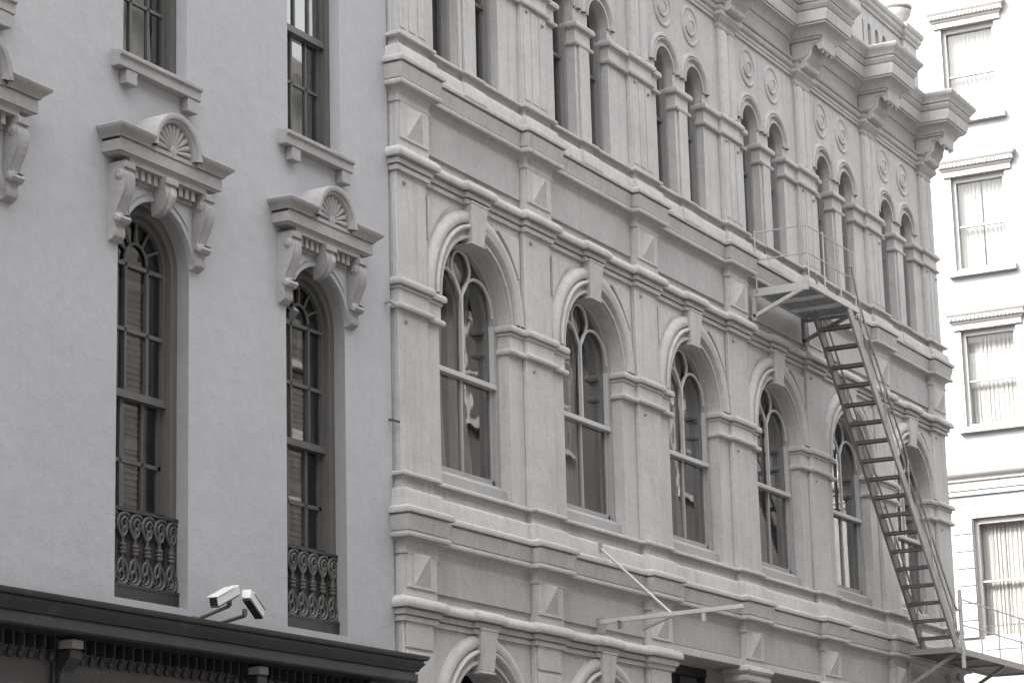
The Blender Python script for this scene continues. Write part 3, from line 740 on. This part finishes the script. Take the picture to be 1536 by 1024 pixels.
for c in (LC[0], LC[1], LC[3]): dup(h0, (c, 0, 0), town)
# little cast-iron window balconies
def railing():
    o = (LC[2], .07, 4.59)
    b = MB(); b.box(-.545, .545, .025, .13, .005, .115); b.box(-.545, .545, .02, .10, .115, .14); b.bar((-.545, .06, .80), (.545, .06, .80), .05, .025); b.bar((-.545, .06, .75), (.545, .06, .75), .02, .015)
    for x in (-.53, .53): b.tube([(x, .06, .1), (x, .06, .8)], .012, 6)
    fo = b.build('balcony_railing', 'shopfront', town, o)
    q = MB(); y = .055
    q.tube([(0, y, .27), (0, y, .66)], .019, 8)
    for z in (.42, .455, .49): q.lathe([(.0, -.012), (.032, -.014), (.037, 0), (.032, .014), (.0, .012)], 0, y, 12, 'z', z)
    q.tube(curve([(.085, y, .76), (.03, y, .775), (-.045, y, .745), (-.075, y, .67), (-.045, y, .60), (0, y, .55)]), .019, 7)
    q.tube(curve([(.075, y, .70), (.04, y, .735), (-.005, y, .715), (-.02, y, .67), (.015, y, .635), (.04, y, .66)]), .016, 7)
    q.tube(curve([(-.085, y, .155), (-.02, y, .14), (.055, y, .165), (.08, y, .23), (.05, y, .31), (0, y, .37)]), .019, 7)
    q.tube(curve([(-.075, y, .20), (-.04, y, .165), (.01, y, .185), (.025, y, .23), (-.01, y, .27), (-.04, y, .24)]), .016, 7)
    q.tube(curve([(0, y, .38), (-.055, y, .33), (-.07, y, .26), (-.035, y, .2)]), .016, 7)
    q.tube(curve([(0, y, .56), (.05, y, .60), (.06, y, .66), (.03, y, .7)]), .016, 7)
    q0 = q.build('baluster', 'iron', fo, (LC[2] - .46, .07, 4.59), smooth=60)
    for i in range(1, 6):
        d = q0.copy(); C.objects.link(d); d.parent = fo; d.location = (-.46 + .184 * i, 0, 0)
    return fo
rl = railing()
for c in (LC[0], LC[1], LC[3]): dup(rl, (c, .07, 4.59), town)
# iron hooks by the party wall
hk = MB(); hk.tube([(-.10, -.0, 8.17), (-.10, -.06, 8.18), (-.04, -.10, 8.14)], .016, 8); hk.build('wall_hook', 'left_trim', town)
hk = MB(); hk.tube([(-.06, .0, 6.92), (-.06, -.06, 6.91), (.02, -.08, 6.90)], .013, 8); hk.build('wall_hook', 'iron', town)
# shopfront: heavy dark cornice, pendant fringe, sign board, pilasters with consoles
sc = [(-.02, 4.02), (.0, 4.14), (.36, 4.145), (.38, 4.16), (.38, 4.235), (.36, 4.24), (.36, 4.255), (.385, 4.26), (.40, 4.29), (.435, 4.33), (.44, 4.345), (.425, 4.35), (.425, 4.362), (.455, 4.37), (.47, 4.395), (.47, 4.415), (.0, 4.475)]
MB().sweep([(-14, 0, 0, -1), (-.58, 0, 1, -1), (-.58, .02, 1, 0)], sc).build('shopfront_cornice', 'shopfront', town, smooth=35)
s = MB(); s.box(-14, -.58, -.06, .1, 3.15, 4.14); s.build('shopfront_fascia', 'shop_panel', town)
s = MB(); s.box(-14, -.58, .3, .4, .6, 3.15)
s.build('shopfront_window', 'glass_dark', town)
s = MB(); s.box(-14, -.58, .0, .35, 0, .6); s.build('shopfront_stallriser', 'shop_panel', town)
q = MB(); q.box(-.006, .006, -.045, .05, .03, .15)
q.lathe([(.0, -.075), (.02, -.065), (.03, -.04), (.024, -.01), (.012, .02), (.0, .04)], 0, 0, 8, 'z', 0)
fr = q.build('pendant', 'shopfront', town, (-7.25, -.105, 4.0), smooth=50)
for i in range(1, 49): dup(fr, (-7.25 + .135 * i, -.105, 4.0), town)
for x in (-11.2, -8.4, -5.60, -2.82, -.82):
    p = MB(); p.box(x - .12, x + .12, -.10, .0, 0, 4.14); p.box(x - .07, x + .07, -.125, -.10, .4, 3.95)
    po = p.build('shopfront_pilaster', 'shopfront', town, bevel=.008)
    q = MB(); q.box(x - .075, x + .075, -.26, -.10, 4.04, 4.115); q.build('console_block', 'frame_grey', po, bevel=.01)
    q = MB(); q.prism([(-.10, 3.72), (-.13, 3.72), (-.15, 3.85), (-.24, 3.96), (-.24, 4.03), (-.10, 4.03)], x - .08, x + .08); q.build('console', 'shopfront', po, bevel=.008)

# =================================================================== white building across the side street
far = thing('white_building', 'bright white sunlit building across the side street with curtained sash windows', 'building', (30, 3, 0))
FX = 30; FY = [-3.15, -.25, 2.65, 5.55, 8.45]; FROW = [0, 3.47, 6.94, 10.41]
def T(mb):      # local x along the wall (towards +Y), local y into the wall -> world
    mb.v = [(FX + y, x, z) for x, y, z in mb.v]; return mb
w = MB()
arch_wall(w, -6, 12, 0, 11.2, [(c, .61, 7.55, 10.15, False) for c in FY], 0, .3)
for r_ in range(4): arch_wall(w, -6, 12, 11.2 + (r_ > 0) * (FROW[r_] + .42) , 11.2 + FROW[r_] + 3.89 if r_ < 3 else 27, [(c, .61, 12.02 + FROW[r_] + (.1 if r_ else .1), 14.28 + FROW[r_], False) for c in FY], 0, .3)
w.quad((-6, 0, 0), (-6, 12, 0), (-6, 12, 27), (-6, 0, 27)); w.quad((12, 0, 0), (12, 12, 0), (12, 12, 27), (12, 0, 27)); w.quad((-6, 0, 27), (12, 0, 27), (12, 12, 27), (-6, 12, 27))
T(w).build('wall', 'white_wall', far, flat=True)
i_ = MB(); i_.quad((-6, 1.5, 0), (12, 1.5, 0), (12, 1.5, 27), (-6, 1.5, 27)); T(i_).build('interior', 'room', far)
jb = None
for c in FY:    # jointed blocks flanking the lower windows
    for s_ in (-1, 1):
        for z in [7.6 + .37 * i for i in range(7)]:
            p = (FX, c + s_ * .845, z)
            if jb is None:
                w = MB(); w.box(-.05, .0, -.215, .215, 0, .352); jb = w.build('jamb_block', 'white_wall', far, p, bevel=.006)
            else: dup(jb, p, far)
def far_course(name, prof, z):
    m_ = MB(); m_.sweep([(-6, 0, 0, -1), (12, 0, 0, -1)], [(p, z + q) for p, q in prof]); T(m_).build(name, 'white_trim', far, smooth=35)
far_course('string_course', [(-.02, -.1), (.04, -.09), (.05, -.02), (.1, 0), (.14, .05), (.16, .1), (.16, .2), (.12, .24), (-.02, .5)], 11.05)
far_course('string_course', [(-.02, -.06), (.05, -.05), (.05, .04), (.08, .06), (-.02, .1)], 10.7)
def far_window(H):
    f = MB(); f.box(-.61, -.53, .1, .25, 0, H); f.box(.53, .61, .1, .25, 0, H); f.box(-.53, .53, .1, .25, H - .12, H); f.box(-.53, .53, .08, .25, 0, .08)
    f.box(-.53, .53, .14, .22, H * .47, H * .47 + .04)
    return f
def tloc(mb): mb.v = [(y, x, z) for x, y, z in mb.v]; return mb
for H, z0, rows in ((2.6, 7.55, [0]), (2.16, 12.12, FROW)):
    first = None
    for rz in rows:
        for c in FY:
            p = (FX, c, z0 + rz)
            if first is None:
                first = tloc(far_window(H)).build('window', 'far_sash', far, p)
                tloc(MB().quad((-.53, .18, .08), (.53, .18, .08), (.53, .18, H - .1), (-.53, .18, H - .1))).build('pane', 'glass_far', first, p)
                for x in (-.60, -.01):
                    tloc(curtain(.62, .1, H - .1, .014, 6, .0, int(H * 10 + x * 9))).build('curtain', 'far_curtain', first, (FX + .30, c + x, z0 + rz), smooth=60)
            else:
                q = dup(first, p, far)
                for ch in q.children:
                    if ch.name.startswith('curtain'): ch.scale = (1, random.uniform(.86, 1.0), 1); ch.location.y += random.uniform(0, .06)
hd = [(-.02, 14.27), (.05, 14.28), (.05, 14.40), (.07, 14.41), (.09, 14.44), (.09, 14.47), (.13, 14.475), (.13, 14.55), (.12, 14.56), (.16, 14.60), (.19, 14.65), (.19, 14.68), (.0, 14.73)]
first = None
for rz in FROW:
    for c in FY:
        if first is None:
            b = MB(); b.sweep([(-.72, .0, -1, 0), (-.72, 0, -1, -1), (.72, 0, 1, -1), (.72, 0, 1, 0)], [(p, z - 14.27) for p, z in hd])
            first = tloc(b).build('window_hood', 'white_trim', far, (FX, c, 14.27 + rz), smooth=35)
            d = MB()
            comb = [(-.80, -.10), (.80, -.10)]
            for i in range(19)[::-1]: u_ = -.78 + .0865 * i; comb += [(u_ + .02, -.125), (u_ + .02, -.165), (u_ - .02, -.165), (u_ - .02, -.125)]
            d.prism(comb, .205, .285, 'z')
            tloc(d).build('dentils', 'white_trim', first, (FX, c, 14.27 + rz))
            b = MB(); b.prism([(.02, -2.27), (-.13, -2.27), (-.14, -2.2), (-.14, -2.16), (.05, -2.13)], -.76, .76)
            s_f = tloc(b).build('window_sill', 'white_trim', far, (FX, c, 14.27 + rz))
        else: dup(first, (FX, c, 14.27 + rz), far); dup(s_f, (FX, c, 14.27 + rz), far)

# =================================================================== fire escape
fe = thing('fire_escape', 'steel fire escape with a steep open stair between two railed landings', 'fire escape', (13.4, -.5, 5.79))
ZU, ZD, YO, YI = 10.39, 5.77, -.95, -.42
XA, XB = 9.9, 11.82
# upper landing: frame, slats
p = MB()
for y in (YO, -.16): p.box(XA, XB, y - .02, y + .02, ZU - .03, ZU + .05)
for x in (XA, XB): p.box(x - .02, x + .02, YO + .02, -.18, ZU - .03, ZU + .045)
for x in (XA + .62, XA + 1.25): p.box(x - .02, x + .02, YO + .02, -.18, ZU - .055, ZU - .005)
po = p.build('landing_frame', 'steel_pale', fe)
q = MB(); n = 15
for i in range(n):
    y = YO + .05 + (.72) * i / (n - 1); q.box(XA + .03, XB - .03, y - .012, y + .012, ZU - .004, ZU + .03)
q.build('grating', 'frame_dark', po)
for x in (XA - .05, XB - .1):
    q = MB(); q.bar((x, -.12, ZU - .36), (x, YO + .04, ZU - .04), .05, .05); q.bar((x, -.13, ZU - .42), (x, -.13, ZU + .02), .05, .05); q.bar((x, -.12, ZU - .06), (x, YO, ZU - .06), .04, .04)
    q.build('landing_bracket', 'steel_pale' if x < 11 else 'steel_dark', fe)
q = MB()
for x, y in ((XA, -.16), (XA, YO), (XA + .62, YO), (XA + 1.25, YO), (XB - .06, YO)): q.tube([(x, y, ZU), (x, y, ZU + .9)], .011, 6)
for z in (.46, .86):
    q.tube([(XA, -.16, ZU + z), (XA, YO, ZU + z), (XB - .06, YO, ZU + z)], .011, 6)
q.build('landing_railing', 'steel_pale', fe)
# stair
X0, Z0, X1, Z1 = 11.42, ZU - .02, 15.40, ZD + .03
for y in (YI, YO):
    q = MB(); q.bar((X0, y, Z0), (X1, y, Z1), .035, .16); q.build('stringer', 'steel' if y == YO else 'steel_dark', fe)
nt_ = 18; first = None
for i in range(nt_):
    t = (i + .9) / (nt_ + .6); x = X0 + (X1 - X0) * t; z = Z0 + (Z1 - Z0) * t
    if first is None:
        q = MB(); q.box(-.075, .075, YO + .02, YI - .02, -.012, .012); q.box(-.075, -.06, YO + .02, YI - .02, -.03, .012); q.box(.06, .075, YO + .02, YI - .02, -.03, .012); first = q.build('tread', 'steel_dark', fe, (x, 0, z))
    else: dup(first, (x, 0, z), fe)
for y in (YO - .02, YI + .02):
    q = MB(); dz = .58; sl = (Z1 - Z0) / (X1 - X0)
    P = lambda x, d: (x, y, Z0 + sl * (x - X0) + d)
    q.tube(curve([(X0 + .10, y, ZU + .60), (X0 + .16, y, ZU + .62), (X0 + .25, y, ZU + .45), P(X0 + .6, dz), P(X0 + 2.2, dz), P(X1 - .1, dz), (X1 + .25, y, ZD + .85)], 5), .016, 7)
    q.tube([P(X0 + .3, dz * .5), P(X1, dz * .5)], .012, 6)
    for k in range(5):
        x = X0 + .45 + .85 * k; q.tube([P(x, 0), P(x, dz)], .013, 6)
    q.build('handrail', 'steel', fe)
# lower landing carries on past the corner
LA, LB = 15.3, 19.6
p = MB()
for y in (YO, -.16): p.box(LA, LB, y - .02, y + .02, ZD - .04, ZD + .05)
for x in (LA, 16.7, 17.9, LB): p.box(x - .02, x + .02, YO + .02, -.18, ZD - .04, ZD + .045)
po = p.build('landing_frame', 'steel', fe)
q = MB(); q.box(LA + .03, LB - .03, YO + .03, -.19, ZD - .012, ZD + .012); q.build('deck_plate', 'frame_dark', po)
for x in (15.45, 17.9):
    q = MB(); q.bar((x, -.12, ZD - .5), (x, YO + .05, ZD - .05), .05, .05); q.bar((x, -.13, ZD - .6), (x, -.13, ZD), .05, .05); q.build('landing_bracket', 'steel', fe)
q = MB()
for x in (16.68, 17.6, 18.8): q.tube([(x, YO, ZD), (x, YO, ZD + .84)], .011, 6)
for z in (.42, .82): q.tube([(15.72, YO, ZD + z), (LB, YO, ZD + z), (LB, -.1, ZD + z)], .011, 6)
q.build('landing_railing', 'steel_pale', fe)
q = MB(); q.bar((15.6, YO - .03, ZD - .26), (15.6, YO - .03, ZD + .95), .05, .05); q.build('newel_post', 'steel_pale', fe)

# =================================================================== sign arm
sa = thing('sign_bracket', 'empty pale steel sign arm with a diagonal stay jutting from the grey facade', 'sign bracket', (4.67, -.12, 5.26))
q = MB(); q.bar((4.67, -.08, 5.25), (4.67, -1.92, 5.29), .04, .05); q.build('arm', 'steel_pale', sa, bevel=.004)
q = MB(); q.tube([(4.70, -.09, 6.14), (4.67, -1.0, 5.285)], .017, 8); q.build('stay', 'steel_pale', sa)
q = MB(); q.box(4.655, 4.685, -.14, -.035, 5.12, 5.30); q.build('wall_plate', 'steel', sa)
q = MB(); q.box(4.68, 4.72, -.12, -.05, 6.10, 6.20); q.build('wall_plate', 'steel', sa)
q = MB(); q.bar((4.69, -.62, 5.13), (4.67, -1.05, 5.26), .035, .03); q.build('brace', 'steel', sa)
for y in (-.33, -1.42):
    q = MB(); q.box(4.65, 4.69, y - .02, y + .02, 5.15, 5.25); q.build('hanger', 'steel_dark' if y > -1 else 'steel_pale', sa)

# =================================================================== security cameras
def cctv(label, base, elbow, a, b, w_=.085):
    t = thing('security_camera', label, 'security camera', base, 'security cameras on the townhouse wall')
    q = MB(); q.lathe([(0, 0), (.05, 0), (.05, -.02), (.03, -.03), (0, -.03)], base[0], base[1], 14, 'y', base[2]); q.tube([base, elbow], .018, 8); q.tube([elbow, (elbow[0], elbow[1], elbow[2] + .06)], .024, 8); q.build('arm', 'frame_dark', t)
    a = Vector(a); b = Vector(b); d = (b - a).normalized(); u = d.cross(Vector((0, 0, 1))).normalized(); n_ = u.cross(d).normalized(); ln = (b - a).length
    def bx(m_, x0, x1, y0, y1, z0, z1):
        m_.box(x0, x1, y0, y1, z0, z1); m_.v[-8:] = [tuple(a + d * v[0] + u * v[1] + n_ * v[2]) for v in m_.v[-8:]]
    q = MB(); bx(q, 0, ln, -w_ / 2, w_ / 2, -w_ / 2, w_ / 2); bx(q, -.02, ln * .8, -w_ / 2 - .012, w_ / 2 + .012, w_ / 2, w_ / 2 + .012)
    q2 = MB(); bx(q2, .01, ln - .02, -w_ / 2 + .004, w_ / 2 - .004, -w_ / 2 - .012, -w_ / 2 - .001); q2.build('underside_shade', 'cctv_dark', t)  # dark plate stands in for the shade under the housing
    h = q.build('housing', 'cctv_white', t, bevel=.008)
    q = MB(); bx(q, -.006, .0, -w_ / 2 + .006, w_ / 2 - .006, -w_ / 2 + .006, w_ / 2 - .006); q.build('lens_window', 'cctv_dark', t)
    return t
cctv('white security camera aimed left towards the nearer arched window, dark front showing', (-3.585, 0, 4.48), (-3.60, -.40, 4.583), (-3.96, -.48, 4.575), (-3.53, -.42, 4.735))
cctv('white security camera tilted down to the right, dark underside showing, beside the left-aimed one', (-3.29, 0, 4.465), (-3.35, -.40, 4.52), (-2.97, -.31, 4.58), (-3.40, -.45, 4.71))

# =================================================================== unseen far side of the street, shaped to block low sky (mirrored in the panes)
opp = thing('brick_building', 'long dark brick warehouse, unseen on the opposite side of the street, shaped to block low sky and mirrored in the window panes', 'building', (31, -16, 0))
w = MB(); w.box(-50, 26, -30, -16, -.1, 21); w.box(26.003, 38, -30, -16.003, -.1, 17.4); w.box(38.003, 52, -30, -16, -.1, 20.5); w.build('wall', 'brick', opp)
w = MB()
for x0, x1, z in ((-50.1, 25.9, 20), (26.1, 37.9, 16.9), (38.1, 52.1, 19.6)): w.prism([(-16, z), (-15.7, z + .1), (-15.5, z + .4), (-15.5, z + .6), (-16, z + .7)], x0, x1)
w.build('cornice', 'brick', opp)
first = None
for r_ in range(4):
    for i in range(24):
        p = (-47.6 + 4.2 * i, -16, 1.2 + 4.3 * r_)
        if first is None:
            f = MB(); f.box(-.75, .75, -.02, .06, 0, 2.5); f.box(-.85, .85, -.02, .14, -.15, 0); f.box(-.85, .85, -.02, .1, 2.5, 2.75)
            first = f.build('window', 'white_trim', opp, p)
            f = MB()
            for x in (-.66, .02):
                for z in (.1, 1.3): f.box(x, x + .64, .05, .075, z, z + 1.1)
            f.build('pane', 'sash_dark', first, p)
        else: dup(first, p, opp)
